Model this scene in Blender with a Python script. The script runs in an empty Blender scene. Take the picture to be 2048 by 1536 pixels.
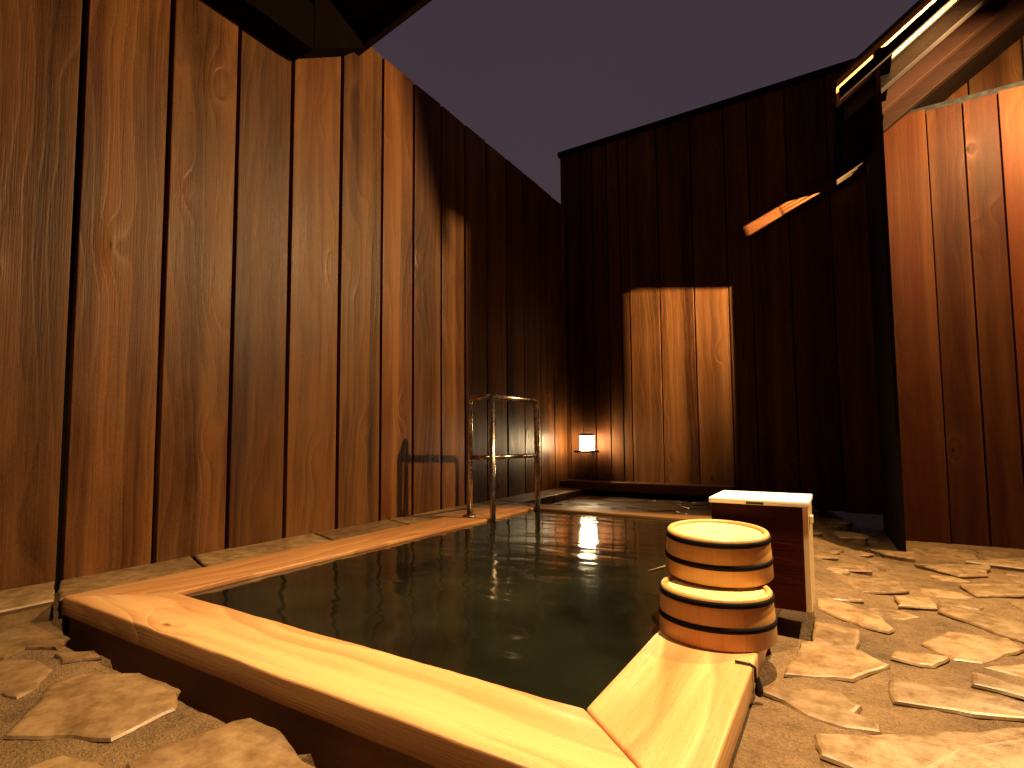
import bpy, bmesh, math, random
from mathutils import Vector, Matrix, noise
from mathutils.geometry import tessellate_polygon
C = bpy.context.scene.collection
SC = bpy.context.scene
rnd = random.Random(7)

# ------------------------------------------------------------------ helpers
def obj(name, bm, mat=None, parent=None, smooth=False):
    me = bpy.data.meshes.new(name)
    bm.normal_update()
    bm.to_mesh(me); bm.free()
    if smooth:
        for p in me.polygons: p.use_smooth = True
    o = bpy.data.objects.new(name, me); C.objects.link(o)
    if mat is not None: me.materials.append(mat)
    if parent is not None: o.parent = parent
    return o

def thing(name, label, cat, loc=(0, 0, 0), group=None, rot=(0, 0, 0)):
    o = bpy.data.objects.new(name, None); C.objects.link(o)
    o.location = loc; o.rotation_euler = rot
    o.empty_display_size = .1
    o['label'] = label; o['category'] = cat
    if group: o['group'] = group
    return o

def keep(o, parent):
    """parent without moving (parts are modelled in scene coordinates)"""
    o.parent = parent
    o.matrix_parent_inverse = (Matrix.Translation(parent.location) @ parent.rotation_euler.to_matrix().to_4x4()).inverted()
    return o

def tag(o, label, cat, group=None):
    o['label'] = label; o['category'] = cat
    if group: o['group'] = group
    return o

def struct(o):
    o['kind'] = 'structure'; return o

def box(bm, x0, x1, y0, y1, z0, z1, ch=0.0):
    """box, optionally with small chamfers on all edges"""
    r = bmesh.ops.create_cube(bm, size=1)
    vs = r['verts']
    for v in vs:
        v.co = Vector(((x0 + x1) / 2 + v.co.x * (x1 - x0), (y0 + y1) / 2 + v.co.y * (y1 - y0), (z0 + z1) / 2 + v.co.z * (z1 - z0)))
    if ch > 0:
        es = list({e for v in vs for e in v.link_edges})
        bmesh.ops.bevel(bm, geom=es, offset=ch, segments=2, profile=.6, affect='EDGES')

def hexa(bm, pts, ch=0.0):
    """box from 8 points: bottom ring 4, top ring 4 (both counter-clockwise from above)"""
    vs = [bm.verts.new(p) for p in pts]
    fs = [(3, 2, 1, 0), (4, 5, 6, 7), (0, 1, 5, 4), (1, 2, 6, 5), (2, 3, 7, 6), (3, 0, 4, 7)]
    for f in fs: bm.faces.new([vs[i] for i in f])
    if ch > 0:
        es = list({e for v in vs for e in v.link_edges})
        bmesh.ops.bevel(bm, geom=es, offset=ch, segments=2, profile=.6, affect='EDGES')

def tube(bm, pts, r, n=12, cap=True):
    pts = [Vector(p) for p in pts]
    rings = []
    up = None
    for i, p in enumerate(pts):
        if i == 0: t = pts[1] - pts[0]
        elif i == len(pts) - 1: t = pts[-1] - pts[-2]
        else: t = (pts[i + 1] - p).normalized() + (p - pts[i - 1]).normalized()
        t.normalize()
        if up is None:
            up = Vector((0, 0, 1)) if abs(t.z) < .9 else Vector((1, 0, 0))
        a = t.cross(up)
        if a.length < 1e-4: a = t.orthogonal()
        a.normalize(); b = a.cross(t).normalized(); up = b
        rr = r[i] if isinstance(r, (list, tuple)) else r
        rings.append([bm.verts.new(p + a * rr * math.cos(k * 2 * math.pi / n) + b * rr * math.sin(k * 2 * math.pi / n)) for k in range(n)])
    for i in range(len(rings) - 1):
        for k in range(n):
            bm.faces.new([rings[i][k], rings[i][(k + 1) % n], rings[i + 1][(k + 1) % n], rings[i + 1][k]])
    if cap:
        bm.faces.new(list(reversed(rings[0]))); bm.faces.new(rings[-1])
    bmesh.ops.recalc_face_normals(bm, faces=bm.faces)

def lathe(bm, prof, n=64, close_bottom=True, close_top=True):
    rings = []
    for (r, z) in prof:
        rings.append([bm.verts.new((r * math.cos(k * 2 * math.pi / n), r * math.sin(k * 2 * math.pi / n), z)) for k in range(n)])
    for i in range(len(rings) - 1):
        for k in range(n):
            bm.faces.new([rings[i][k], rings[i][(k + 1) % n], rings[i + 1][(k + 1) % n], rings[i + 1][k]])
    if close_bottom: bm.faces.new(list(reversed(rings[0])))
    if close_top: bm.faces.new(rings[-1])

def arc_corner(a, b, c, r, n=6):
    """points that round the corner b between a and c"""
    a, b, c = Vector(a), Vector(b), Vector(c)
    u = (a - b).normalized(); w = (c - b).normalized()
    out = []
    for i in range(n + 1):
        t = i / n
        p0 = b + u * r; p1 = b + w * r
        out.append((1 - t) ** 2 * p0 + 2 * t * (1 - t) * b + t * t * p1)
    return out

# ------------------------------------------------------------------ node materials
class NT:
    def __init__(s, name):
        s.m = bpy.data.materials.new(name); s.m.use_nodes = True
        s.t = s.m.node_tree; s.t.nodes.clear()
        s.out = s.t.nodes.new('ShaderNodeOutputMaterial')
        s.b = s.t.nodes.new('ShaderNodeBsdfPrincipled')
        s.t.links.new(s.b.outputs[0], s.out.inputs[0])
    def put(s, sock, v):
        if hasattr(v, 'is_linked') or hasattr(v, 'links'): s.t.links.new(v, sock)
        elif v is not None: sock.default_value = v
    def math(s, op, a, b=None, c=None, clamp=False):
        n = s.t.nodes.new('ShaderNodeMath'); n.operation = op; n.use_clamp = clamp
        s.put(n.inputs[0], a)
        if b is not None: s.put(n.inputs[1], b)
        if c is not None: s.put(n.inputs[2], c)
        return n.outputs[0]
    def comb(s, x, y, z):
        n = s.t.nodes.new('ShaderNodeCombineXYZ')
        for i, v in enumerate((x, y, z)): s.put(n.inputs[i], v)
        return n.outputs[0]
    def co(s):
        n = s.t.nodes.new('ShaderNodeTexCoord')
        q = s.t.nodes.new('ShaderNodeSeparateXYZ'); s.t.links.new(n.outputs['Object'], q.inputs[0])
        return n.outputs['Object'], q.outputs
    def noise(s, vec, scale=1, detail=2, rough=.5, dist=0):
        n = s.t.nodes.new('ShaderNodeTexNoise'); s.put(n.inputs['Vector'], vec)
        n.inputs['Scale'].default_value = scale; n.inputs['Detail'].default_value = detail
        n.inputs['Roughness'].default_value = rough; n.inputs['Distortion'].default_value = dist
        return n.outputs[0]
    def voro(s, vec, scale=1, feature='F1', out='Distance'):
        n = s.t.nodes.new('ShaderNodeTexVoronoi'); n.feature = feature; s.put(n.inputs['Vector'], vec)
        n.inputs['Scale'].default_value = scale
        return n.outputs[out]
    def ramp(s, fac, stops):
        n = s.t.nodes.new('ShaderNodeValToRGB'); s.put(n.inputs[0], fac)
        el = n.color_ramp.elements
        while len(el) < len(stops): el.new(.5)
        for e, (p, c) in zip(el, stops):
            e.position = p; e.color = (c, c, c, 1) if not isinstance(c, (tuple, list)) else tuple(c) + (1,)
        return n.outputs[0]
    def mix(s, f, a, b, mode='MIX'):
        n = s.t.nodes.new('ShaderNodeMix'); n.data_type = 'RGBA'; n.blend_type = mode
        s.put(n.inputs[0], f); s.put(n.inputs[6], a if not isinstance(a, (tuple, list)) else tuple(a) + (1,) if len(a) == 3 else a)
        s.put(n.inputs[7], b if not isinstance(b, (tuple, list)) else tuple(b) + (1,) if len(b) == 3 else b)
        return n.outputs[2]
    def maprange(s, v, a, b, c, d):
        n = s.t.nodes.new('ShaderNodeMapRange')
        s.put(n.inputs[0], v)
        for i, x in enumerate((a, b, c, d)): s.put(n.inputs[i + 1], x)
        return n.outputs[0]
    def island(s):
        return s.t.nodes.new('ShaderNodeNewGeometry').outputs['Random Per Island']
    def bump(s, h, strength, dist=.01):
        n = s.t.nodes.new('ShaderNodeBump'); n.inputs['Strength'].default_value = strength
        n.inputs['Distance'].default_value = dist; s.put(n.inputs['Height'], h)
        s.t.links.new(n.outputs[0], s.b.inputs['Normal'])
    def set(s, **k):
        for key, v in k.items(): s.put(s.b.inputs[key.replace('_', ' ')], v)

def wood(name, dark, light, L='z', U='x', rings=16, rough=(.34, .55), bump=.5, knots=1.0, var=(.7, 1.2), spec=.5, red=.35,
         wander=1.0, fine=.35, ringw=.18, con=1.0):
    """sawn wood: growth rings that wander along the board and bend round knots, fibres, blotches and a tone of its own per board"""
    n = NT(name)
    vec, q = n.co()
    idx = {'x': 0, 'y': 1, 'z': 2}
    w_ax = [a for a in 'xyz' if a not in (L, U)][0]
    a, u, w = q[idx[L]], q[idx[U]], q[idx[w_ax]]
    isl = n.island()
    off = n.math('MULTIPLY', isl, 37.0)
    off2 = n.math('FRACT', n.math('MULTIPLY', isl, 91.7))
    off3 = n.math('FRACT', n.math('MULTIPLY', isl, 53.3))
    # slow wander of the rings
    pv = n.comb(n.math('MULTIPLY_ADD', u, 2.6, off), n.math('MULTIPLY_ADD', w, 2.6, off), n.math('MULTIPLY_ADD', a, .55, off))
    wand = n.noise(pv, 1.0, 2.5, .5)
    pv2 = n.comb(n.math('MULTIPLY_ADD', u, 9.0, off), n.math('MULTIPLY_ADD', w, 9.0, off), n.math('MULTIPLY_ADD', a, 2.2, off))
    wig = n.noise(pv2, 1.0, 2, .5)
    # knots
    kv = n.comb(n.math('MULTIPLY_ADD', u, 4.2, n.math('MULTIPLY', off, 1.3)), n.math('MULTIPLY', off, .7), n.math('MULTIPLY_ADD', a, 1.9, off))
    kd = n.voro(kv, 1.0)
    khalo = n.math('POWER', 2.718, n.math('MULTIPLY', n.math('POWER', n.math('MULTIPLY', kd, 5.5), 2.0), -1.0))
    kcore = n.ramp(kd, [(0.0, 1.0), (.022, .9), (.042, 0.0)])
    f = n.math('MULTIPLY', u, float(rings))
    f = n.math('MULTIPLY_ADD', w, rings * .6, f)
    f = n.math('MULTIPLY_ADD', wand, 9.0 * wander, f)
    f = n.math('MULTIPLY_ADD', wig, 1.1 * wander, f)
    f = n.math('MULTIPLY_ADD', khalo, 1.5 * knots, f)
    ring = n.math('FRACT', f)
    ring = n.ramp(ring, [(0.0, .05), (.55, .55), (.86, 1.0), (1.0, .05)])
    # fibres and streaks
    fv = n.comb(n.math('MULTIPLY', u, 210.0), n.math('MULTIPLY', w, 210.0), n.math('MULTIPLY_ADD', a, 5.0, off))
    fib = n.noise(fv, 1.0, 3, .6)
    sv = n.comb(n.math('MULTIPLY_ADD', u, 17.0, off), n.math('MULTIPLY_ADD', w, 17.0, off), n.math('MULTIPLY_ADD', a, .45, off))
    strk = n.noise(sv, 1.0, 3, .55)
    bv = n.comb(n.math('MULTIPLY_ADD', u, 5.0, off), n.math('MULTIPLY_ADD', w, 5.0, off), n.math('MULTIPLY_ADD', a, 1.6, off))
    blot = n.noise(bv, 1.0, 4, .6)
    wide = n.noise(n.comb(n.math('MULTIPLY_ADD', u, 7.5, n.math('MULTIPLY', off, 2.3)), n.math('MULTIPLY', off, .9), n.math('MULTIPLY_ADD', a, .16, off)), 1.0, 1.5, .5)
    grit = n.noise(n.comb(n.math('MULTIPLY', u, 330.0), n.math('MULTIPLY', w, 330.0), n.math('MULTIPLY_ADD', a, 120.0, off)), 1.0, 2, .6)
    t = n.math('MULTIPLY', ring, n.math('MULTIPLY_ADD', khalo, .22 * knots, ringw))
    t = n.math('MULTIPLY_ADD', n.ramp(strk, [(.30, 0.0), (.70, 1.0)]), .36, t)
    t = n.math('MULTIPLY_ADD', n.ramp(wide, [(.38, 0.0), (.60, 1.0)]), .30, t)
    t = n.math('MULTIPLY_ADD', n.ramp(blot, [(.3, 0.0), (.7, 1.0)]), .26, t)
    t = n.math('ADD', t, n.math('MULTIPLY', n.math('SUBTRACT', fib, .5), fine))
    t = n.math('ADD', t, n.math('MULTIPLY', n.math('SUBTRACT', grit, .5), fine * 1.2))
    t = n.math('MULTIPLY_ADD', t, con, .5 * (1 - con))
    tt = n.math('MAXIMUM', n.math('MINIMUM', t, 1.0), 0.0)
    col = n.mix(tt, dark, light)
    redc = (light[0] * .85, light[1] * .55, light[2] * .45)
    col = n.mix(n.math('MULTIPLY', n.ramp(strk, [(.35, 1.0), (.62, 0.0)]), n.math('MULTIPLY', off3, red * 1.6)), col, redc)
    val = n.maprange(off2, 0, 1, var[0], var[1])
    vv = n.comb(val, val, val)
    col = n.mix(1.0, col, vv, 'MULTIPLY')
    col = n.mix(n.math('MULTIPLY', kcore, .85 * min(1, knots)), col, (dark[0] * .35, dark[1] * .28, dark[2] * .25))
    n.set(Base_Color=col)
    rg = n.maprange(n.math('ADD', n.math('MULTIPLY', fib, .4), n.math('MULTIPLY', blot, .6)), .3, .7, rough[0], rough[1])
    rg = n.math('SUBTRACT', rg, n.math('MULTIPLY', n.math('MULTIPLY', khalo, ring), .16))
    n.set(Roughness=rg)
    n.b.inputs['Specular IOR Level'].default_value = spec
    h = n.math('MULTIPLY_ADD', ring, ringw * 1.6, n.math('MULTIPLY', fib, .55))
    h = n.math('MULTIPLY_ADD', n.math('MULTIPLY', khalo, ring), .9 * knots, h)
    h = n.math('MULTIPLY_ADD', wand, .9, h)
    n.bump(h, bump, .004)
    return n.m

def plain(name, col, rough=.5, metal=0.0, nscale=30, namp=.25, bump=.15, spec=.5):
    n = NT(name)
    vec, q = n.co()
    a = n.noise(vec, nscale, 4, .6)
    k = n.maprange(a, .3, .7, 1 - namp, 1 + namp)
    c = n.mix(1.0, col, n.comb(k, k, k), 'MULTIPLY')
    n.set(Base_Color=c, Metallic=metal, Roughness=n.maprange(a, .3, .7, rough * .8, min(1, rough * 1.2)))
    n.b.inputs['Specular IOR Level'].default_value = spec
    if bump: n.bump(a, bump, .003)
    return n.m

WALL_D, WALL_L = (.010, .0033, .0010), (.150, .059, .0155)
M_left = wood('stained_cedar_left', WALL_D, WALL_L, L='z', U='y', rings=18, rough=(.36, .55), bump=.6, spec=.16, var=(.62, 1.12), ringw=.16, con=1.75, knots=1.0)
M_back = wood('stained_cedar_back', (.009, .0028, .0009), (.105, .042, .0125), L='z', U='x', rings=20, rough=(.45, .62), bump=.5, spec=.10, ringw=.12, con=1.5)
M_panel = wood('stained_cedar_panel', (.012, .0026, .0008), (.088, .0270, .0070), L='z', U='x', rings=16, rough=(.5, .66), bump=.4, red=.5, spec=.08, ringw=.12, con=1.4)
M_dark = plain('dark_stained_timber', (.0075, .0031, .0014), .8, nscale=14, namp=.35, spec=.05)
M_gap = plain('black_batten', (.0018, .0013, .001), .9)
M_beamy = wood('stained_timber_y', (.05, .018, .008), (.16, .065, .026), L='y', U='x', rings=20, rough=(.45, .65))
M_beamx = wood('stained_timber_x', (.045, .016, .005), (.15, .060, .020), L='x', U='z', rings=20, rough=(.45, .65))
M_soffit = wood('lit_soffit_boards', (.22, .11, .045), (.42, .24, .11), L='x', U='y', rings=14, rough=(.45, .65))  # pale copy of the soffit wood, paints its lit band
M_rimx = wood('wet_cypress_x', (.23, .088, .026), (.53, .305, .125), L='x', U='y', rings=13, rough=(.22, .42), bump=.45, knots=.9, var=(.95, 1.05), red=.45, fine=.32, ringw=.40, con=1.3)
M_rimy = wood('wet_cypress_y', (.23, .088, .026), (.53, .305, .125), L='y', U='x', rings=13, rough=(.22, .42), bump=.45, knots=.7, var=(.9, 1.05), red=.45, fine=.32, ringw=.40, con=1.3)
M_riml = wood('reddish_wet_cypress', (.15, .050, .015), (.37, .185, .070), L='y', U='x', rings=13, rough=(.28, .46), bump=.45, knots=.7, var=(.95, 1.05), red=.45, fine=.32, ringw=.40, con=1.3, spec=.3)  # redder wood, also darkened to cut the light on this rim
M_rimb = wood('shaded_wet_cypress', (.09, .036, .011), (.22, .115, .045), L='x', U='y', rings=13, rough=(.5, .65), bump=.4, knots=.7, spec=.08)  # rim wood darkened to paint the shadow at the back
M_lid = wood('pale_board', (.66, .56, .42), (.86, .78, .64), L='x', U='y', rings=16, rough=(.3, .45), bump=.3, knots=.2, var=(.95, 1.05), red=.05, fine=.2)
M_palez = wood('pale_board_upright', (.50, .34, .17), (.70, .52, .28), L='z', U='y', rings=16, rough=(.4, .5), bump=.3, knots=.2, var=(.95, 1.05), red=.1, fine=.2)
M_lacq = wood('dark_red_board', (.020, .0028, .0012), (.050, .0085, .0036), L='x', U='z', rings=16, rough=(.35, .5), bump=.25, knots=.3, var=(.95, 1.05), red=.1, spec=.06)
M_hoop = plain('dark_copper_hoop', (.006, .0045, .004), .7, 0.0, nscale=60, namp=.4, spec=.05)
M_steel = plain('stainless_tube', (.36, .29, .235), .26, 1.0, nscale=40, namp=.06, bump=.03)
M_bambo = plain('bamboo_rod', (.50, .36, .16), .4, nscale=40, namp=.15)
M_iron = plain('dark_iron', (.03, .027, .024), .5, .6, nscale=60, namp=.3)
M_soffd = wood('dimmed_soffit_boards', (.0035, .0015, .0006), (.009, .004, .0016), L='x', U='y', rings=14, rough=(.5, .7), spec=.2)  # soffit wood blackened to hold down the lamp's light on it
M_red = wood('red_stained_rafter', (.020, .0055, .0012), (.070, .023, .0050), L='x', U='z', rings=14, rough=(.5, .65), spec=.1)
M_shaded = plain('shaded_timber', (.0028, .0012, .0006), .85, nscale=14, namp=.35, spec=.03)  # extra dark so the beam's lit side looks unlit
M_raft = wood('dimmed_rafter', (.010, .003, .0010), (.028, .009, .003), L='x', U='z', rings=14, rough=(.55, .7), spec=.15)  # rafter wood darkened to hold down the lamp's light
M_tub = wood('tub_wall_timber', (.09, .034, .011), (.24, .105, .038), L='x', U='z', rings=14, rough=(.45, .65))
M_tin = plain('roof_tin', (.03, .027, .03), .45, .5, nscale=20, namp=.25)

def bucket_mat():
    """staves: each stave a tone of its own, a fine dark joint between neighbours"""
    n = NT('cypress_staves')
    vec, q = n.co()
    ang = n.math('ARCTAN2', q[1], q[0])
    k = n.math('MULTIPLY', ang, 17 / (2 * math.pi))
    cell = n.math('FLOOR', k); fr = n.math('FRACT', k)
    tone = n.math('FRACT', n.math('MULTIPLY', n.math('SINE', n.math('MULTIPLY', cell, 12.99)), 437.5))
    joint = n.ramp(fr, [(0.0, 0.0), (.018, 1.0), (.982, 1.0), (1.0, 0.0)])
    fib = n.noise(n.comb(n.math('MULTIPLY', ang, 34.0), n.math('MULTIPLY', tone, 9.0), n.math('MULTIPLY', q[2], 7.0)), 1.0, 3, .6)
    t = n.math('ADD', n.math('MULTIPLY', tone, .45), n.math('MULTIPLY', fib, .6), clamp=True)
    col = n.mix(t, (.40, .185, .052), (.51, .265, .085))
    col = n.mix(joint, (.30, .13, .036), col)
    n.set(Base_Color=col, Roughness=.42)
    n.bump(n.math('ADD', n.math('MULTIPLY', joint, .5), n.math('MULTIPLY', fib, .3)), .25, .002)
    return n.m
M_stave = bucket_mat()
M_bott = wood('cypress_bottom_board', (.58, .40, .15), (.76, .58, .25), L='x', U='y', rings=14, rough=(.28, .4), bump=.25, knots=.1, var=(.97, 1.03), red=.05, fine=.2)

def stone_mat():
    n = NT('flagstone')
    vec, q = n.co()
    isl = n.island()
    off = n.math('MULTIPLY', isl, 41.0)
    v = n.comb(n.math('ADD', q[0], off), n.math('ADD', q[1], off), q[2])
    big = n.noise(v, 5.0, 4, .6, .6)
    mid = n.noise(v, 26.0, 5, .65)
    fin = n.noise(v, 160.0, 3, .6)
    t = n.math('ADD', n.math('MULTIPLY', big, .6), n.math('MULTIPLY', mid, .5))
    col = n.ramp(t, [(.34, (.060, .029, .011)), (.50, (.140, .076, .031)), (.66, (.225, .134, .060))])
    k = n.maprange(n.math('FRACT', n.math('MULTIPLY', isl, 71.3)), 0, 1, .74, 1.2)
    col = n.mix(1.0, col, n.comb(k, n.math('POWER', k, 1.12), n.math('POWER', k, 1.3)), 'MULTIPLY')
    n.set(Base_Color=col, Roughness=n.maprange(mid, .3, .7, .30, .58))
    n.b.inputs['Specular IOR Level'].default_value = .5
    h = n.math('ADD', n.math('MULTIPLY', big, 1.2), n.math('ADD', n.math('MULTIPLY', mid, .5), n.math('MULTIPLY', fin, .16)))
    n.bump(h, .26, .008)
    return n.m
M_stone = stone_mat()

def mortar_mat():
    n = NT('mortar_bed')
    vec, q = n.co()
    big = n.noise(vec, 3.0, 4, .6)
    mid = n.noise(vec, 22.0, 5, .7)
    fin = n.noise(vec, 190.0, 4, .7)
    t = n.math('ADD', n.math('MULTIPLY', big, .62), n.math('ADD', n.math('MULTIPLY', mid, .26), n.math('MULTIPLY', fin, .5)))
    col = n.ramp(t, [(.42, (.030, .0138, .0045)), (.60, (.092, .048, .0175)), (.82, (.21, .118, .048))])
    n.set(Base_Color=col, Roughness=n.maprange(mid, .3, .7, .36, .7))
    n.b.inputs['Specular IOR Level'].default_value = .3
    h = n.math('ADD', n.math('MULTIPLY', mid, .9), n.math('MULTIPLY', fin, .55))
    n.bump(h, 1.0, .014)
    return n.m
M_mortar = mortar_mat()

def water_mat():
    n = NT('bath_water')
    vec, q = n.co()
    big = n.noise(vec, 2.2, 3, .55)
    col = n.ramp(big, [(.35, (.0024, .0026, .0014)), (.7, (.0095, .0097, .0052))])
    n.set(Base_Color=col, Roughness=.085)
    n.b.inputs['IOR'].default_value = 1.33
    w1 = n.noise(n.comb(n.math('MULTIPLY', q[0], 4.0), n.math('MULTIPLY', q[1], 9.0), 0.0), 1.0, 1.5, .5, .3)
    w2 = n.noise(n.comb(n.math('MULTIPLY', q[0], 22.0), n.math('MULTIPLY', q[1], 30.0), 3.0), 1.0, 2, .5, .3)
    n.bump(n.math('ADD', w1, n.math('MULTIPLY', w2, .02)), .15, .03)
    return n.m
M_water = water_mat()

def emit(name, col, s):
    m = bpy.data.materials.new(name); m.use_nodes = True
    t = m.node_tree; t.nodes.clear()
    o = t.nodes.new('ShaderNodeOutputMaterial'); e = t.nodes.new('ShaderNodeEmission')
    e.inputs[0].default_value = tuple(col) + (1,); e.inputs[1].default_value = s
    t.links.new(e.outputs[0], o.inputs[0]); return m

# ------------------------------------------------------------------ board walls
def board_wall(bm, axis, seams, d, z0, ztop, thick=.030, gap=.010, side=1):
    """upright boards between the seams. axis 'y': boards stand along Y, faces look to +X at X=d; axis 'x': along X, faces look to -Y at Y=d"""
    for i in range(len(seams) - 1):
        a, b = seams[i] + gap * rnd.uniform(.35, .65), seams[i + 1] - gap * rnd.uniform(.35, .65)
        zt = ztop(.5 * (a + b)) if callable(ztop) else ztop
        e0, e1 = rnd.uniform(-.0035, .0035), rnd.uniform(-.0035, .0035)   # each board is nailed a little out of true
        zb = z0 + rnd.uniform(-.004, .004)
        if axis == 'y':
            p = [(d - thick, a, zb), (d + e0, a, zb), (d + e1, b, zb), (d - thick, b, zb)]
        else:
            p = [(a, d - e0, zb), (b, d - e1, zb), (b, d + thick, zb), (a, d + thick, zb)]
        hexa(bm, p + [(x, y, zt + rnd.uniform(-.003, .003)) for x, y, _ in p], ch=.003)

# left wall ---------------------------------------------------------
XL = -.25
seams = [-2.35 + .27 * i for i in range(8)] + [-.19, .08, .348, .618, .876, 1.164, 1.457, 1.713, 1.977, 2.229, 2.49, 2.755, 3.02, 3.285, 3.545, 3.79]
seams = [s for s in seams if s < -.3] + [-.19 - .0] + [s for s in seams if s > 0]
wl = thing('plank_wall', 'tall warm brown plank wall with dark gaps, standing along the left edge of the bath', 'wall', (XL, .7, 0))
bm = bmesh.new(); board_wall(bm, 'y', seams, XL, -.03, 2.545, gap=.018)
keep(obj('boards', bm, M_left), wl)
bm = bmesh.new(); box(bm, XL - .16, XL - .09, -2.4, 3.79, -.1, 2.53)
keep(obj('backing', bm, M_gap), wl)
bm = bmesh.new(); box(bm, XL - .17, XL - .034, -2.4, 3.79, 2.532, 2.548)
keep(obj('coping_strip', bm, M_dark), wl)

# back wall (end wall of the neighbouring building) ------------------
YB = 3.80
bw = thing('end_wall', 'tall dark board wall closing the far end of the court, behind the small lit lantern', 'wall', (1.5, YB, 0))
bs = [-.293, -.22, -.099, .02, .155, .27, .345, .60, .873, 1.13, 1.30, 1.56, 1.82, 2.08, 2.34, 2.6, 2.86, 3.12, 3.38, 3.64, 3.9]
bm = bmesh.new(); board_wall(bm, 'x', bs, YB, -.1, 3.03, gap=.009)
keep(obj('boards', bm, M_back), bw)
bm = bmesh.new(); box(bm, -.293, 3.9, YB + .0315, YB + .10, -.1, 3.02)
keep(obj('backing', bm, M_gap), bw)
bm = bmesh.new(); box(bm, -.305, 3.92, YB - .022, YB + .12, 3.032, 3.075, .004)
keep(obj('top_trim', bm, M_dark), bw)
bm = bmesh.new(); box(bm, XL + .004, 1.135, 3.62, YB - .006, -.02, .052, .004)
keep(obj('sill_beam', bm, M_beamx), bw)

# ------------------------------------------------------------------ right-hand lean-to
LAMP = Vector((2.74, 2.62, 2.28))
LAMP2 = Vector((2.45, 3.345, 2.20))
SX = 2.05          # inner face of the side wall
YP = 3.25          # face of the lit panel
def roofz(x): return 2.15 + .718 * (x - 1.86)
lt = thing('lean_to', 'timber lean-to with a steep roof and lit plank front, right of the dark end wall', 'shelter', (2.6, 2.8, -.15))
bm = bmesh.new(); board_wall(bm, 'x', [2.052, 2.308, 2.47, 2.62, 2.84, 3.08, 3.34, 3.6], YP, -.26, lambda x: 2.305 if x > 2.30 else 2.315, gap=.006)
keep(obj('plank_panel', bm, M_panel), lt)
bm = bmesh.new(); box(bm, 2.052, 3.6, YP + .0315, YP + .055, -.26, 2.33)
keep(obj('backing', bm, M_gap), lt)
# side wall; unseen openings added, cut to shape the inner light on the end wall
def on_side(p, X):
    t = (X - LAMP2.x) / (p[0] - LAMP2.x)
    return (LAMP2.y + (p[1] - LAMP2.y) * t, LAMP2.z + (p[2] - LAMP2.z) * t)
YS = 3.735
def rline(x): return 2.008 + (x - 1.245) * .3997
openings = [[(.352, YB, 1.67), (1.128, YB, 1.566), (1.128, YB, .0), (.352, YB, .0)],
            [(1.272, YS, 2.008), (1.50, YS, rline(1.50) - .004), (1.52, YS, rline(1.52) - .082), (1.296, YS, 1.935)]]
for x0, x1, o in ((1.512, 1.93, .004), (1.520, 1.93, .030), (1.530, 1.93, .056)):
    openings.append([(x0, YS, rline(x0) - o), (x1, YS, rline(x1) - o), (x1, YS, rline(x1) - o - .009), (x0, YS, rline(x0) - o - .021)])
Y0 = 2.5265
outer = [(Y0, -.25), (YB + .008, -.25), (YB + .008, 2.282), (Y0, 2.282)]
bm = bmesh.new()
sides = []
for X in (SX - .016, SX):                       # splayed openings: each face of the wall has its own outline
    loops = [outer] + [[on_side(p, X) for p in o] for o in openings]
    vs = [bm.verts.new((X, p[0], p[1])) for l in loops for p in l]
    for t in tessellate_polygon([[Vector((p[0], p[1], 0)) for p in l] for l in loops]):
        bm.faces.new([vs[i] for i in t])
    sides.append(vs)
k = 0
for l in loops:
    for i in range(len(l)):
        a, b = k + i, k + (i + 1) % len(l)
        bm.faces.new([sides[0][a], sides[0][b], sides[1][b], sides[1][a]])
    k += len(l)
bmesh.ops.recalc_face_normals(bm, faces=bm.faces)
keep(obj('side_wall', bm, M_dark), lt)
bm = bmesh.new(); box(bm, 2.03, 2.10, Y0 - .09, YB - .012, 2.275, roofz(2.03) - .004, .003)
keep(obj('wall_plate', bm, M_dark), lt)
bm = bmesh.new(); box(bm, 2.052, 3.6, YP + .057, YB - .03, 2.332, 2.36)
keep(obj('ceiling_board', bm, M_gap), lt)
bm = bmesh.new(); box(bm, 3.602, 3.64, 2.5, YB - .03, -.25, 2.6)
keep(obj('far_side_wall', bm, M_dark), lt)
YV = 2.44
# roof: soffit boards with a tin sheet over them
def slope_slab(bm, x0, x1, y0, y1, d0, d1, ch=0.0):
    p = [(x0, y0, roofz(x0) + d0), (x1, y0, roofz(x1) + d0), (x1, y1, roofz(x1) + d0), (x0, y1, roofz(x0) + d0)]
    q = [(x0, y0, roofz(x0) + d1), (x1, y0, roofz(x1) + d1), (x1, y1, roofz(x1) + d1), (x0, y1, roofz(x0) + d1)]
    hexa(bm, p + q, ch)
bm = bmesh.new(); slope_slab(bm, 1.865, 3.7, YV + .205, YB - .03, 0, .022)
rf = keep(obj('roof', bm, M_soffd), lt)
bm = bmesh.new(); slope_slab(bm, 1.865, 3.7, YV - .012, YV + .204, -.001, .022); obj('lit_verge_strip', bm, M_soffit, rf)  # pale strip stands in for the lit band of soffit
bm = bmesh.new(); slope_slab(bm, 1.85, 3.72, YV - .03, YB - .03, .024, .036)
obj('tin_sheet', bm, M_tin, rf)
bm = bmesh.new(); slope_slab(bm, 1.875, 3.7, YV, YV + .018, -.078, -.020, .003)
keep(obj('barge_board', bm, M_dark), lt)
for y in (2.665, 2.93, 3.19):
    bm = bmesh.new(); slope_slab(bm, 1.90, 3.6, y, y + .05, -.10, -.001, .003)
    keep(obj('rafter', bm, M_soffd if y < 2.7 else M_raft), lt)
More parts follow.
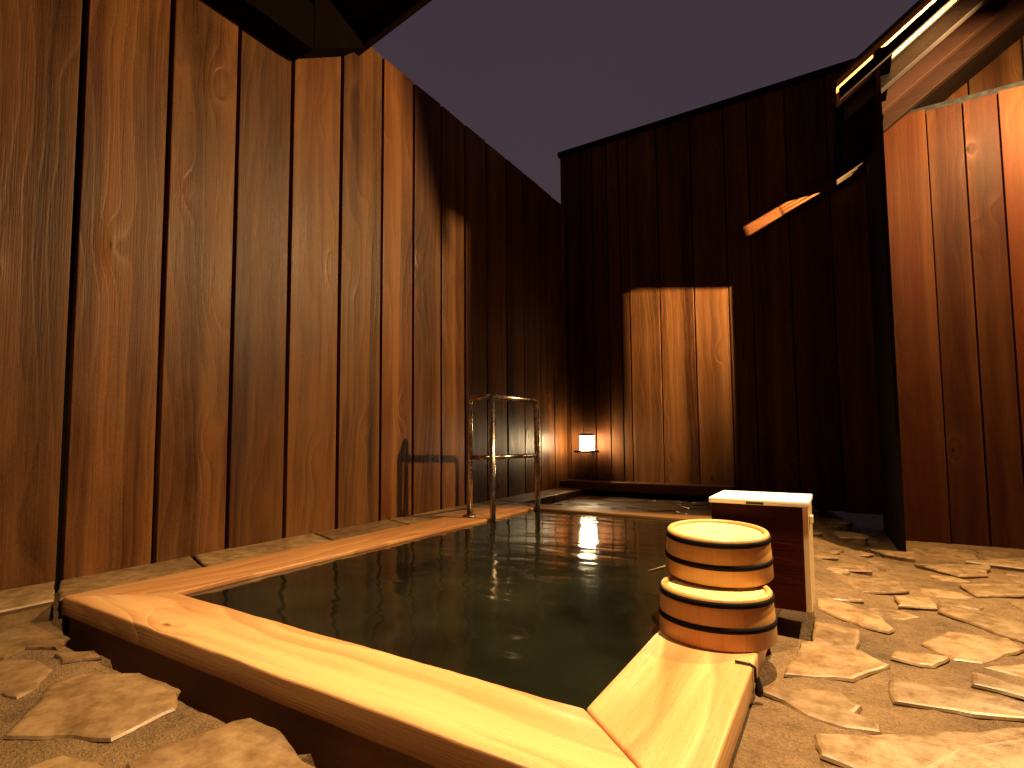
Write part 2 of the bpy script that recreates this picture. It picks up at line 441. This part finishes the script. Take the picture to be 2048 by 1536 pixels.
# outrigger rafter on the end wall, lit through the slot
bm = bmesh.new()
p = [(1.238 + .021, YS, 1.910), (2.02, YS, rline(2.02) - .085), (2.02, YB - .006, rline(2.02) - .085), (1.238 + .021, YB - .006, 1.910)]
q = [(1.236, YS, 2.007), (2.02, YS, rline(2.02)), (2.02, YB - .006, rline(2.02)), (1.236, YB - .006, 2.007)]
hexa(bm, p + q, .004)
tag(obj('wall_rafter', bm, M_red), 'sloping orange lit timber fixed high on the dark end wall, beside the lean-to', 'beam')

# the lamp under the lean-to roof
lp = thing('eave_lamp', 'small warm lamp hanging under the lean-to roof just past the right edge of the view', 'lamp', LAMP)
bm = bmesh.new(); lathe(bm, [(.022, .042), (.088, .044), (.092, .046), (.024, .062), (.018, .10), (.006, .105)], 40)  # flat disc added to keep the lamp's light off the soffit
obj('soffit_shield', bm, M_iron, lp)
bm = bmesh.new(); tube(bm, [(0, 0, .10), (0, 0, roofz(LAMP.x) - LAMP.z)], .005, 8)
o = obj('cord', bm, M_iron, lp)
WARM = (1.0, .66, .28)
ld = bpy.data.lights.new('eave_lamp_light', 'POINT'); ld.energy = 260; ld.color = WARM; ld.shadow_soft_size = .03
lo = bpy.data.objects.new('eave_lamp_light', ld); C.objects.link(lo); lo.parent = lp
# spot added at the lamp: lights the bath and wall, spares the panel
ld = bpy.data.lights.new('added_bath_spot', 'SPOT'); ld.energy = 560; ld.color = WARM; ld.shadow_soft_size = .03
ld.spot_size = math.radians(165); ld.spot_blend = 1.0
lo = bpy.data.objects.new('added_bath_spot', ld); C.objects.link(lo); lo.parent = lp
lo.rotation_euler = Vector((-2.2, -1.35, -1.15)).to_track_quat('-Z', 'Y').to_euler()
ld = bpy.data.lights.new('inner_lamp_light', 'SPOT'); ld.spot_size = math.radians(84); ld.spot_blend = 1.0; ld.energy = 3600; ld.color = WARM; ld.shadow_soft_size = .004
lo = bpy.data.objects.new('inner_lamp_light', ld); C.objects.link(lo); lo.location = LAMP2
lo.rotation_euler = Vector((-1.7, .50, -.55)).to_track_quat('-Z', 'Y').to_euler()

# ------------------------------------------------------------------ roof over the near left
er = thing('eave_roof', 'dark timber roof corner jutting out overhead above the left plank wall', 'roof', (1.2, -.5, 2.3))
def ez(x): return 2.385 + .165 * (x + .1)
def eslab(bm, x0, x1, y0, y1, d0, d1, ch=0):
    p = [(x0, y0, ez(x0) + d0), (x1, y0, ez(x1) + d0), (x1, y1, ez(x1) + d0), (x0, y1, ez(x0) + d0)]
    q = [(x0, y0, ez(x0) + d1), (x1, y0, ez(x1) + d1), (x1, y1, ez(x1) + d1), (x0, y1, ez(x0) + d1)]
    hexa(bm, p + q, ch)
bm = bmesh.new(); eslab(bm, -.245, 3.4, -2.3, 1.17, .09, .12); keep(obj('deck', bm, M_dark), er)
bm = bmesh.new(); eslab(bm, -.17, 3.4, 1.165, 1.20, -.02, .13, .003); keep(obj('fascia', bm, M_dark), er)
bm = bmesh.new(); box(bm, -.244, -.10, -2.3, .87, 2.15, 2.36, .004); keep(obj('wall_beam', bm, M_shaded), er)
bm = bmesh.new(); hexa(bm, [(-.244, .872, 2.165), (-.10, .872, 2.165), (-.10, 1.164, 2.345), (-.244, 1.164, 2.36), (-.244, .872, 2.45), (-.10, .872, 2.47), (-.10, 1.164, 2.47), (-.244, 1.164, 2.45)], .003)
keep(obj('eave_bracket', bm, M_shaded), er)
for y in (-1.6, -.8, .0, .62):
    bm = bmesh.new(); eslab(bm, -.10, 3.4, y, y + .06, .0, .088, .003); keep(obj('rafter', bm, M_beamx), er)
for x, z0 in ((3.3, -.1),):
    for y in (-2.1, 1.05):
        bm = bmesh.new(); box(bm, x, x + .1, y, y + .1, -.2, ez(x) + .085, .004); keep(obj('post', bm, M_dark), er)

# downlights under the near roof: they brighten the near rim and stones
for DL, lab, en, cone in ((Vector((1.80, .74, 2.16)), 'small dark downlight under the near roof, above the stacked basins', 780, 104),
                          (Vector((.60, -.20, 2.12)), 'small dark downlight under the near roof, above the stones left of the bath corner', 130, 84)):
  dn = thing('roof_downlight', lab, 'lamp', DL, 'downlights under the near roof')
  bm = bmesh.new(); lathe(bm, [(.034, -.01), (.036, -.012), (.038, .0), (.036, .05), (.012, .06), (.008, .30)], 32, False, False)
  obj('housing', bm, M_iron, dn, True)
  ld = bpy.data.lights.new('downlight_beam', 'SPOT'); ld.energy = en; ld.color = (1.0, .72, .37); ld.shadow_soft_size = .025
  ld.spot_size = math.radians(cone); ld.spot_blend = 1.0
  lo = bpy.data.objects.new('downlight_beam', ld); C.objects.link(lo); lo.parent = dn; lo.location = (0, 0, -.014)

# ------------------------------------------------------------------ ground
PW, PL = 1.654, 2.45        # outer size of the bath rim
def gz(x, y):
    s = 0
    if x > PW: s = min(1, (x - PW) / .25) * .045 * max(0, y - .8)
    return -.0655 - s
def axis(lo, a, b, hi, fine, coarse):
    v = []; x = lo
    while x < hi:
        v.append(x); x += fine if a <= x < b else coarse
    v.append(hi); return v
xs = axis(-9, -.35, 2.9, 9, .02, .35); ys = axis(-7, -.7, 3.2, 11, .02, .35)
bm = bmesh.new()
grid = []
for y in ys:
    row = []
    for x in xs:
        z = gz(x, y)
        z += .004 * noise.noise(Vector((x * 6, y * 6, 1))) + .003 * noise.noise(Vector((x * 17, y * 17, 4))) + .0022 * noise.noise(Vector((x * 45, y * 45, 9)))
        if .06 < x < PW - .06 and .06 < y < PL - .06: z = -.55
        elif -.01 < x < PW - .01 and -.052 + .014 * noise.noise(Vector((x * 9, 0, 3))) < y < .06: z = -.15
        row.append(bm.verts.new((x, y, z)))
    grid.append(row)
for j in range(len(ys) - 1):
    for i in range(len(xs) - 1):
        bm.faces.new([grid[j][i], grid[j][i + 1], grid[j + 1][i + 1], grid[j + 1][i]])
struct(obj('ground', bm, M_mortar, None, True))

# flagstones: the ones in view follow the photograph, the rest fill the court
STONES = [[[-0.248,-0.061],[-0.184,-0.006],[-0.095,-0.044],[-0.091,-0.102]],[[-0.117,-0.136],[-0.061,-0.111],[0.009,-0.028],[0.182,-0.049],[0.24,-0.089],[0.174,-0.129],[0.21,-0.175],[0.161,-0.204]],[[0.18,-0.209],[0.218,-0.185],[0.295,-0.139],[0.37,-0.138],[0.443,-0.189],[0.465,-0.23],[0.429,-0.242],[0.396,-0.276]],[[0.284,-0.106],[0.336,-0.05],[0.396,-0.061],[0.351,-0.117]],[[0.63,-0.286],[0.473,-0.171],[0.466,-0.122],[0.555,-0.054],[0.702,-0.05],[0.771,-0.093],[0.779,-0.138],[0.783,-0.2],[0.725,-0.227]],[[0.883,-0.211],[0.876,-0.168],[0.901,-0.063],[0.919,-0.042],[0.996,-0.042],[1.076,-0.068],[1.171,-0.091],[1.217,-0.196],[1.047,-0.262]],[[0.766,-0.298],[0.768,-0.259],[0.833,-0.234],[0.905,-0.242],[0.916,-0.343],[0.816,-0.361]],[[1.698,0.644],[1.717,0.831],[1.734,0.852],[1.826,0.853],[1.866,0.792],[1.822,0.707],[1.811,0.679],[1.786,0.671],[1.749,0.661]],[[1.673,0.529],[1.685,0.551],[1.781,0.61],[1.791,0.595],[1.818,0.56],[1.808,0.523],[1.839,0.507],[1.838,0.478],[1.795,0.463],[1.743,0.477]],[[1.766,0.413],[1.847,0.458],[2.051,0.61],[2.215,0.706],[2.133,0.455],[1.84,0.343],[1.778,0.355]],[[1.885,0.847],[1.896,0.885],[1.952,0.907],[1.986,0.908],[1.957,0.837],[1.931,0.83]],[[1.956,0.987],[2.016,1.104],[2.12,1.125],[2.133,1.057],[2.041,0.917],[1.998,0.907]],[[1.738,1.246],[1.764,1.273],[1.874,1.161],[1.894,1.066],[1.88,1.041],[1.832,1.054],[1.741,1.139]],[[1.732,1.006],[1.774,1.018],[1.824,0.999],[1.821,0.853],[1.737,0.854]],[[1.88,0.713],[1.989,0.738],[2.069,0.727],[2.102,0.673],[1.98,0.633],[1.88,0.618]],[[2.031,1.372],[2.113,1.35],[2.187,1.283],[2.195,1.152],[2.149,1.106],[2.076,1.215],[2.028,1.298]],[[1.783,1.556],[1.94,1.651],[1.961,1.508],[1.846,1.413]],[[1.787,1.824],[1.879,1.804],[1.885,1.738],[1.741,1.704]],[[2.042,1.956],[2.254,2.065],[2.215,1.886],[2.136,1.831]],[[1.909,2.185],[2.048,2.197],[2.034,2.049],[1.945,2.092]],[[2.209,2.104],[2.476,2.354],[2.407,2.059]],[[2.048,0.893],[2.119,0.962],[2.173,0.96],[2.137,0.871],[2.098,0.865]],[[1.929,1.402],[2.015,1.43],[2.016,1.321],[1.932,1.291]],[[2.12,1.686],[2.278,1.753],[2.276,1.635],[2.146,1.545]],[[2.02,0.839],[2.102,0.812],[2.156,0.788],[2.075,0.755],[2.009,0.772]]]

def inside(p, poly):
    c = False; n = len(poly)
    for i in range(n):
        a, b = poly[i], poly[(i + 1) % n]
        if (a[1] > p[1]) != (b[1] > p[1]) and p[0] < (b[0] - a[0]) * (p[1] - a[1]) / (b[1] - a[1]) + a[0]: c = not c
    return c
def pdist(p, poly):
    d = 9; n = len(poly)
    for i in range(n):
        a, b = Vector(poly[i]), Vector(poly[(i + 1) % n]); q = Vector(p)
        ab = b - a; t = max(0, min(1, (q - a).dot(ab) / max(1e-9, ab.length_squared)))
        d = min(d, (q - a - ab * t).length)
    return d
def slab(bm, poly, z, tilt=(0, 0), th=.06, rough=1.0, seed=0, drop=.0):
    """an irregular flagstone: broken outline, rounded arris, faintly domed top"""
    r = random.Random(seed)
    area = sum(poly[i][0] * poly[(i + 1) % len(poly)][1] - poly[(i + 1) % len(poly)][0] * poly[i][1] for i in range(len(poly)))
    if area < 0: poly = poly[::-1]
    c = Vector((sum(p[0] for p in poly) / len(poly), sum(p[1] for p in poly) / len(poly)))
    pts = []
    for i in range(len(poly)):
        a, b = Vector(poly[i]), Vector(poly[(i + 1) % len(poly)])
        n = max(1, int((b - a).length / .016))
        nn = (b - a).orthogonal().normalized()
        for k in range(n):
            t = k / n
            p = a.lerp(b, t)
            j = noise.noise(Vector((p.x * 14, p.y * 14, seed * 3.1))) * .010 + noise.noise(Vector((p.x * 42, p.y * 42, seed * 1.7))) * .003
            pts.append(p + nn * j * rough)
    n = len(pts)
    def ring(f, z0, wob=0):
        out = []
        for p in pts:
            q = p
            if f:
                d = (c - p); q = p + d.normalized() * min(f, d.length * .5)
            zz = z0 + tilt[0] * (q.x - c.x) + tilt[1] * (q.y - c.y) + wob * noise.noise(Vector((q.x * 9, q.y * 9, seed)))
            out.append(bm.verts.new((q.x, q.y, zz)))
        return out
    rings = [ring(.016, z - th), ring(.006, z - .016), ring(0, z - .0055), ring(.0035, z - .0012, .001), ring(.010, z + .0003, .0015), ring(.03, z + .0006, .002)]
    for a, b in zip(rings, rings[1:]):
        for i in range(n): bm.faces.new([a[i], a[(i + 1) % n], b[(i + 1) % n], b[i]])
    cv = bm.verts.new((c.x, c.y, z + .002))
    for i in range(n): bm.faces.new([rings[-1][i], rings[-1][(i + 1) % n], cv])

bm = bmesh.new()
polys = []
for i, P in enumerate(STONES):
    cx = sum(p[0] for p in P) / len(P); cy = sum(p[1] for p in P) / len(P)
    z = -.060 if cx < PW else gz(cx, cy) + .0065
    k = 1.0
    if cx > PW and cy > .75:        # traced on the level plane: carry them out to the gently falling ground behind
        k = (.424 - z) / (.424 + .058)
    g = 1.10 if cx > PW else 1.04   # the joints are narrow
    P = [(cx + (p[0] - cx) * g, cy + (p[1] - cy) * g) for p in P]
    Q = [(max(PW + .012, 1.805 + (p[0] - 1.805) * k) if cx > PW else p[0], -.63 + (p[1] + .63) * k) for p in P]
    polys.append(Q)
    slab(bm, Q, z + rnd.uniform(-.002, .003), (rnd.uniform(-.006, .006), rnd.uniform(-.008, .008)), seed=i)
for att in range(9000):
    far = att % 3 == 2
    if not far: x, y = rnd.uniform(-.9, 3.2), rnd.uniform(-1.0, 3.6)
    else: x, y = rnd.uniform(-.3, 3.6), rnd.uniform(-2.4, 3.7)
    R = rnd.uniform(.15, .28) if att < 1400 else rnd.uniform(.05, .15)
    n = rnd.randint(5, 8); a0 = rnd.uniform(0, 6.28); st = rnd.uniform(.6, 1.0)
    P = []
    for k in range(n):
        a = a0 + k * 2 * math.pi / n + rnd.uniform(-.3, .3)
        P.append((x + R * rnd.uniform(.75, 1.1) * math.cos(a), y + R * st * rnd.uniform(.75, 1.1) * math.sin(a)))
    bad = False
    for p in P + [(x, y)]:
        if -.27 < p[0] < PW + .02 and -.035 < p[1] < PL + .02: bad = True; break
        if p[0] < -.235 and p[1] > -2.4: bad = True; break
        if p[1] > 3.6 or (p[0] > 2.0 and p[1] > 3.02): bad = True; break
        for Q in polys:
            if inside(p, Q) or pdist(p, Q) < .013: bad = True; break
        if bad: break
    if not bad:
        for Q in polys:
            if abs(Q[0][0] - x) < .6 and abs(Q[0][1] - y) < .6 and any(inside(q, P) or pdist(q, P) < .013 for q in Q): bad = True; break
    if bad: continue
    polys.append(P)
    slab(bm, P, gz(x, y) + rnd.uniform(.002, .007), (rnd.uniform(-.008, .008), rnd.uniform(-.008, .01)), seed=100 + att)
struct(obj('flagstone_paving', bm, M_stone))

# stone kerb between the rim and the left wall
bm = bmesh.new()
ks = [-.20, .02, .43, .98, 1.46, 2.02, 2.5, 3.05, 3.60]
for i in range(len(ks) - 1):
    a, b = ks[i], ks[i + 1]
    s0 = .05 if i else 0.02
    P = [(XL + .004, a + s0 + .006), (-.007, a - .03 + .006), (-.007, b - .03 - .005), (XL + .004, b + .05 - .005)]
    slab(bm, P, -.006 + rnd.uniform(-.002, .001), th=.09, rough=.5, seed=900 + i)
struct(obj('stone_kerb', bm, M_stone))

# ------------------------------------------------------------------ bath
bath = thing('soaking_bath', 'large sunken wooden soaking bath with a broad pale cypress rim', 'bath', (PW / 2, PL / 2, -.5))
wl_, wr_, wf_ = .227, .202, .18
yi = 2.27
def rim(seed, p, mat):
    """a thick board with a rounded, worn and slightly uneven arris"""
    bm = bmesh.new()
    hexa(bm, [(x, y, -.050) for x, y in p] + [(x, y, 0) for x, y in p])
    bmesh.ops.subdivide_edges(bm, edges=[q for q in bm.edges if q.calc_length() > 1], cuts=70, use_grid_fill=True)
    hard = [q for q in bm.edges if len(q.link_faces) == 2 and q.calc_face_angle(0) > .5]
    bmesh.ops.bevel(bm, geom=hard, offset=.006, segments=3, profile=.55, affect='EDGES')
    for v in bm.verts:
        c = v.co
        d = .0016 * noise.noise(Vector((c.x * 7, c.y * 7, seed))) + .0007 * noise.noise(Vector((c.x * 30, c.y * 30, seed + 5)))
        c.z += d
        if c.z > -.04: c.x += d * .6; c.y += d * .8
    keep(obj('rim_board', bm, mat, None, True), bath)
e = .0008
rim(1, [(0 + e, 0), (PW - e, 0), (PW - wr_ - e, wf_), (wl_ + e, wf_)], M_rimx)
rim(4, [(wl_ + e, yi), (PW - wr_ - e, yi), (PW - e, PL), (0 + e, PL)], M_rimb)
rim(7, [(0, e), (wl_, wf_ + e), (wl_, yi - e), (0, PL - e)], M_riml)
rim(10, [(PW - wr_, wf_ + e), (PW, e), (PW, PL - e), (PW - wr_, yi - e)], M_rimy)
for nm, b in (('x', (.020, PW - .012, .012, .075)), ('x', (.020, PW - .012, PL - .075, PL - .035)), ('y', (.020, .075, .0752, PL - .0752)), ('y', (PW - .075, PW - .012, .0752, PL - .0752))):
    bm = bmesh.new(); box(bm, b[0], b[1], b[2], b[3], -.56, -.0505)
    keep(obj('tub_wall', bm, M_tub), bath)
bm = bmesh.new()
vs = [bm.verts.new(p) for p in ((.077, .077, -.013), (PW - .077, .077, -.013), (PW - .077, PL - .077, -.013), (.077, PL - .077, -.013))]
vs2 = [bm.verts.new((v.co.x, v.co.y, -.5)) for v in vs]
bm.faces.new(vs); bm.faces.new(vs2[::-1])
for i in range(4): bm.faces.new([vs2[i], vs2[(i + 1) % 4], vs[(i + 1) % 4], vs[i]])
struct(obj('water', bm, M_water))

# ------------------------------------------------------------------ handrail
hr = thing('handrail', 'slim stainless tube handrail with three posts at the far left corner of the bath', 'handrail', (.10, 1.774, 0))
A, B, D = (.103, 1.774), (.250, 1.776), (.277, 2.224)
H, HM, R = .642, .318, .0160
bm = bmesh.new(); pts = [(A[0], A[1], 0.0), (A[0], A[1], H - .045)] + arc_corner((A[0], A[1], 0), (A[0], A[1], H), (B[0], B[1], H), .042, 7)[1:] + [(B[0] - .0135, B[1], H)]
tube(bm, pts, R, 16); keep(obj('bent_post', bm, M_steel, None, True), hr)
bm = bmesh.new(); tube(bm, [(B[0], B[1], -.45), (B[0], B[1], H + .010)], R, 16); keep(obj('post', bm, M_steel, None, True), hr)
bm = bmesh.new(); pts = [(D[0], D[1], -.45), (D[0], D[1], H - .045)] + arc_corner((D[0], D[1], 0), (D[0], D[1], H), (B[0], B[1], H), .042, 7)[1:] + [(B[0] + .001, B[1] + .0135, H)]
tube(bm, pts, R, 16); keep(obj('bent_post', bm, M_steel, None, True), hr)
bm = bmesh.new(); tube(bm, [(A[0] + .013, A[1], HM), (B[0] - .013, B[1], HM)], .0120, 12); keep(obj('cross_bar', bm, M_steel, None, True), hr)
bm = bmesh.new(); tube(bm, [(B[0], B[1] + .013, HM), (D[0], D[1] - .013, HM)], .0120, 12); keep(obj('cross_bar', bm, M_steel, None, True), hr)
bm = bmesh.new(); lathe(bm, [(.036, 0.0005), (.036, .006), (.032, .009), (.017, .010)], 32)
o = keep(obj('floor_flange', bm, M_steel, None, True), hr); o.location = (A[0], A[1], 0)

# ------------------------------------------------------------------ basins
def basin(label, loc, rot, turn, k=1.0):
    t = thing('wooden_basin', label, 'basin', loc, 'upturned wash basins stacked on the bath rim', rot)
    t.scale = (k, k, 1)
    ro, rt, h = .1195, .1125, .100
    bm = bmesh.new()
    lathe(bm, [(ro - .013, .002), (ro - .002, 0.0), (ro, .003), (ro + (rt - ro) * .5 + .0006, h * .5), (rt, h - .004), (rt - .0025, h - .0006), (rt - .010, h - .0006), (rt - .0125, h - .003), (rt - .0128, h - .012)], 128, False, False)
    s = obj('stave_body', bm, M_stave, t, True); s.rotation_euler.z = turn
    bm = bmesh.new()
    for i in range(4):      # four boards make the bottom
        w = 2 * (rt - .013) / 4; x0 = -(rt - .013) + i * w + .0004; x1 = x0 + w - .0008
        n = 10; top = []; rr = rt - .0132
        up = [(x0 + (x1 - x0) * k / n, math.sqrt(max(0, rr * rr - (x0 + (x1 - x0) * k / n) ** 2))) for k in range(n + 1)]
        loop = up + [(x, -y) for x, y in reversed(up)]
        l2 = []
        for p in loop:
            if not l2 or (Vector(p) - Vector(l2[-1])).length > 1e-5: l2.append(p)
        if (Vector(l2[0]) - Vector(l2[-1])).length < 1e-5: l2.pop()
        a = [bm.verts.new((y, x, h - .020)) for x, y in l2]; b = [bm.verts.new((y, x, h - .0075)) for x, y in l2]
        bm.faces.new(b)
        for k in range(len(a)): bm.faces.new([a[k], a[(k + 1) % len(a)], b[(k + 1) % len(b)], b[k]])
    bmesh.ops.recalc_face_normals(bm, faces=bm.faces)
    s = obj('bottom_board', bm, M_bott, t); s.rotation_euler.z = turn + .5
    for z in (.0875, .040):
        bm = bmesh.new(); r0 = ro + (rt - ro) * z / h
        lathe(bm, [(r0 - .001, z - .0060), (r0 + .0022, z - .0054), (r0 + .0030, z), (r0 + .0020, z + .0054), (r0 - .001, z + .0060)], 128, False, False)
        obj('hoop', bm, M_hoop, t, True)
    return t
basin('lower upturned cypress wash basin, resting on the bath rim under another basin', (1.563, .637, .0005), (0, 0, 0), .2)
basin('topmost upturned cypress wash basin with a brightly lit top, stacked on another basin', (1.552, .736, .1072), (math.radians(3.6), math.radians(1.0), 0), 1.1, .985)

# ------------------------------------------------------------------ box
bx = thing('wooden_box', 'upright dark red box with a pale lid standing on the rim behind the basins', 'box', (1.624, .98, 0))
X0, X1, Y0b, Y1b, HB = 1.514, 1.735, .88, 1.085, .250
bm = bmesh.new(); box(bm, X0, X1 - .0125, Y0b, Y0b + .012, .001, HB, .0015); keep(obj('front_panel', bm, M_lacq), bx)
bm = bmesh.new(); box(bm, X1 - .012, X1, Y0b + .0005, Y1b, .001, HB, .0015); keep(obj('side_panel', bm, M_palez), bx)
bm = bmesh.new(); box(bm, X0, X0 + .012, Y0b + .0125, Y1b, .001, HB, .0015); keep(obj('side_panel', bm, M_lacq), bx)
bm = bmesh.new(); box(bm, X0 + .0125, X1 - .0125, Y1b - .012, Y1b, .001, HB, .0015); keep(obj('back_panel', bm, M_lacq), bx)
bm = bmesh.new(); box(bm, X0 - .005, X1 + .003, Y0b - .005, Y1b + .004, HB + .0005, HB + .0145, .003); lid = keep(obj('lid', bm, M_lid), bx)
bm = bmesh.new(); box(bm, X0 + .085, X0 + .125, Y0b - .0065, Y0b + .001, HB + .002, HB + .008, .001); obj('finger_notch', bm, M_iron, lid)
bm = bmesh.new(); box(bm, X1 + .0002, X1 + .008, Y0b + .05, Y0b + .075, .205, .225, .002); keep(obj('peg', bm, M_palez), bx)

# ------------------------------------------------------------------ ladle, cord
la = thing('bamboo_ladle', 'thin bamboo ladle whose handle tip sticks out over the water left of the basins', 'ladle', (1.525, .835, 0))
bm = bmesh.new(); tube(bm, [(1.505, .850, .118), (1.344, .881, .050)], [.0045, .0035], 10); keep(obj('handle', bm, M_bambo, None, True), la)
bm = bmesh.new(); lathe(bm, [(.001, .0), (.024, 0), (.0255, .004), (.0255, .135), (.023, .135), (.023, .008), (.001, .008)], 32, False, False)
o = keep(obj('cup', bm, M_bambo, None, True), la); o.location = (1.53, .842, .0005)
co = thing('hanging_cord', 'short dark cord with a drop-shaped weight hanging down the outer face of the rim', 'cord', (PW, .49, 0))
bm = bmesh.new(); tube(bm, [(PW - .03, .484, .0028), (PW - .004, .485, .0030), (PW + .0035, .486, -.003), (PW + .0035, .489, -.03)], .0026, 8); keep(obj('string', bm, M_iron, None, True), co)
bm = bmesh.new(); lathe(bm, [(.001, .026), (.003, .02), (.0062, .010), (.0078, 0), (.0062, -.007), (.002, -.010), (.0005, -.0105)], 20, False, False)
o = keep(obj('weight', bm, M_iron, None, True), co); o.location = (PW + .0085, .490, -.045)

# ------------------------------------------------------------------ lantern
ln = thing('lantern', 'small square glowing lantern low in front of the dark end wall', 'lantern', (-.012, 3.66, .30))
bm = bmesh.new(); box(bm, -.058, .034, 3.625, 3.715, .312, .432, .004); keep(obj('diffuser', bm, emit('lantern_glass', (1.0, .72, .38), 150.0)), ln)
bm = bmesh.new()
hexa(bm, [(-.07, 3.61, .4325), (.046, 3.61, .4325), (.046, 3.73, .4325), (-.07, 3.73, .4325), (-.05, 3.63, .456), (.026, 3.63, .456), (.026, 3.71, .456), (-.05, 3.71, .456)], .002)
keep(obj('cap', bm, M_palez), ln)
bm = bmesh.new(); box(bm, -.095, .071, 3.575, 3.735, .294, .3115, .003); keep(obj('base_plate', bm, M_dark), ln)
bm = bmesh.new(); box(bm, -.03, .006, 3.731, YB - .005, .296, .42, .003); keep(obj('wall_bracket', bm, M_dark), ln)

# ------------------------------------------------------------------ camera, sky, render
cam = bpy.data.cameras.new('camera'); cob = bpy.data.objects.new('camera', cam); C.objects.link(cob)
f, yaw, pit, rol = 1075.766, -.5636, .0656, -.0060
cy, sy, cp, sp, cr, sr = math.cos(yaw), math.sin(yaw), math.cos(pit), math.sin(pit), math.cos(rol), math.sin(rol)
fw = Vector((sy * cp, cy * cp, sp)); rt = Vector((cy, -sy, 0)); up = rt.cross(fw)
r2 = cr * rt + sr * up; u2 = -sr * rt + cr * up
M = Matrix((r2, u2, -fw)).transposed().to_4x4(); M.translation = (1.8048, -.63, .4236)
cob.matrix_world = M
cam.sensor_width = 36; cam.lens = f / 2048 * 36; cam.shift_x = 28.75 / 2048; cam.shift_y = 36.8 / 2048
cam.clip_start = .02; cam.clip_end = 500
SC.camera = cob
w = bpy.data.worlds.new('World'); SC.world = w; w.use_nodes = True
b = w.node_tree.nodes['Background']; b.inputs[1].default_value = 1.0
nt = w.node_tree; tc = nt.nodes.new('ShaderNodeTexCoord'); sp_ = nt.nodes.new('ShaderNodeSeparateXYZ'); nt.links.new(tc.outputs['Generated'], sp_.inputs[0])
nz = nt.nodes.new('ShaderNodeTexNoise'); nz.inputs['Scale'].default_value = 1.6; nz.inputs['Detail'].default_value = 3; nt.links.new(tc.outputs['Generated'], nz.inputs['Vector'])
md = nt.nodes.new('ShaderNodeMath'); md.operation = 'MULTIPLY_ADD'; nt.links.new(nz.outputs[0], md.inputs[0]); md.inputs[1].default_value = .5; nt.links.new(sp_.outputs[2], md.inputs[2])
cr_ = nt.nodes.new('ShaderNodeValToRGB'); nt.links.new(md.outputs[0], cr_.inputs[0])
cr_.color_ramp.elements[0].position = .2; cr_.color_ramp.elements[0].color = (.064, .045, .050, 1)
cr_.color_ramp.elements[1].position = 1.1; cr_.color_ramp.elements[1].color = (.050, .034, .046, 1)
nt.links.new(cr_.outputs[0], b.inputs[0])
SC.view_settings.view_transform = 'Standard'; SC.view_settings.look = 'None'
SC.view_settings.exposure = 0; SC.view_settings.gamma = 1
SC.render.engine = 'CYCLES'
cy_ = SC.cycles
cy_.use_denoising = True; cy_.max_bounces = 8; cy_.diffuse_bounces = 5; cy_.glossy_bounces = 5
cy_.sample_clamp_indirect = 4.0; cy_.caustics_reflective = False; cy_.caustics_refractive = False
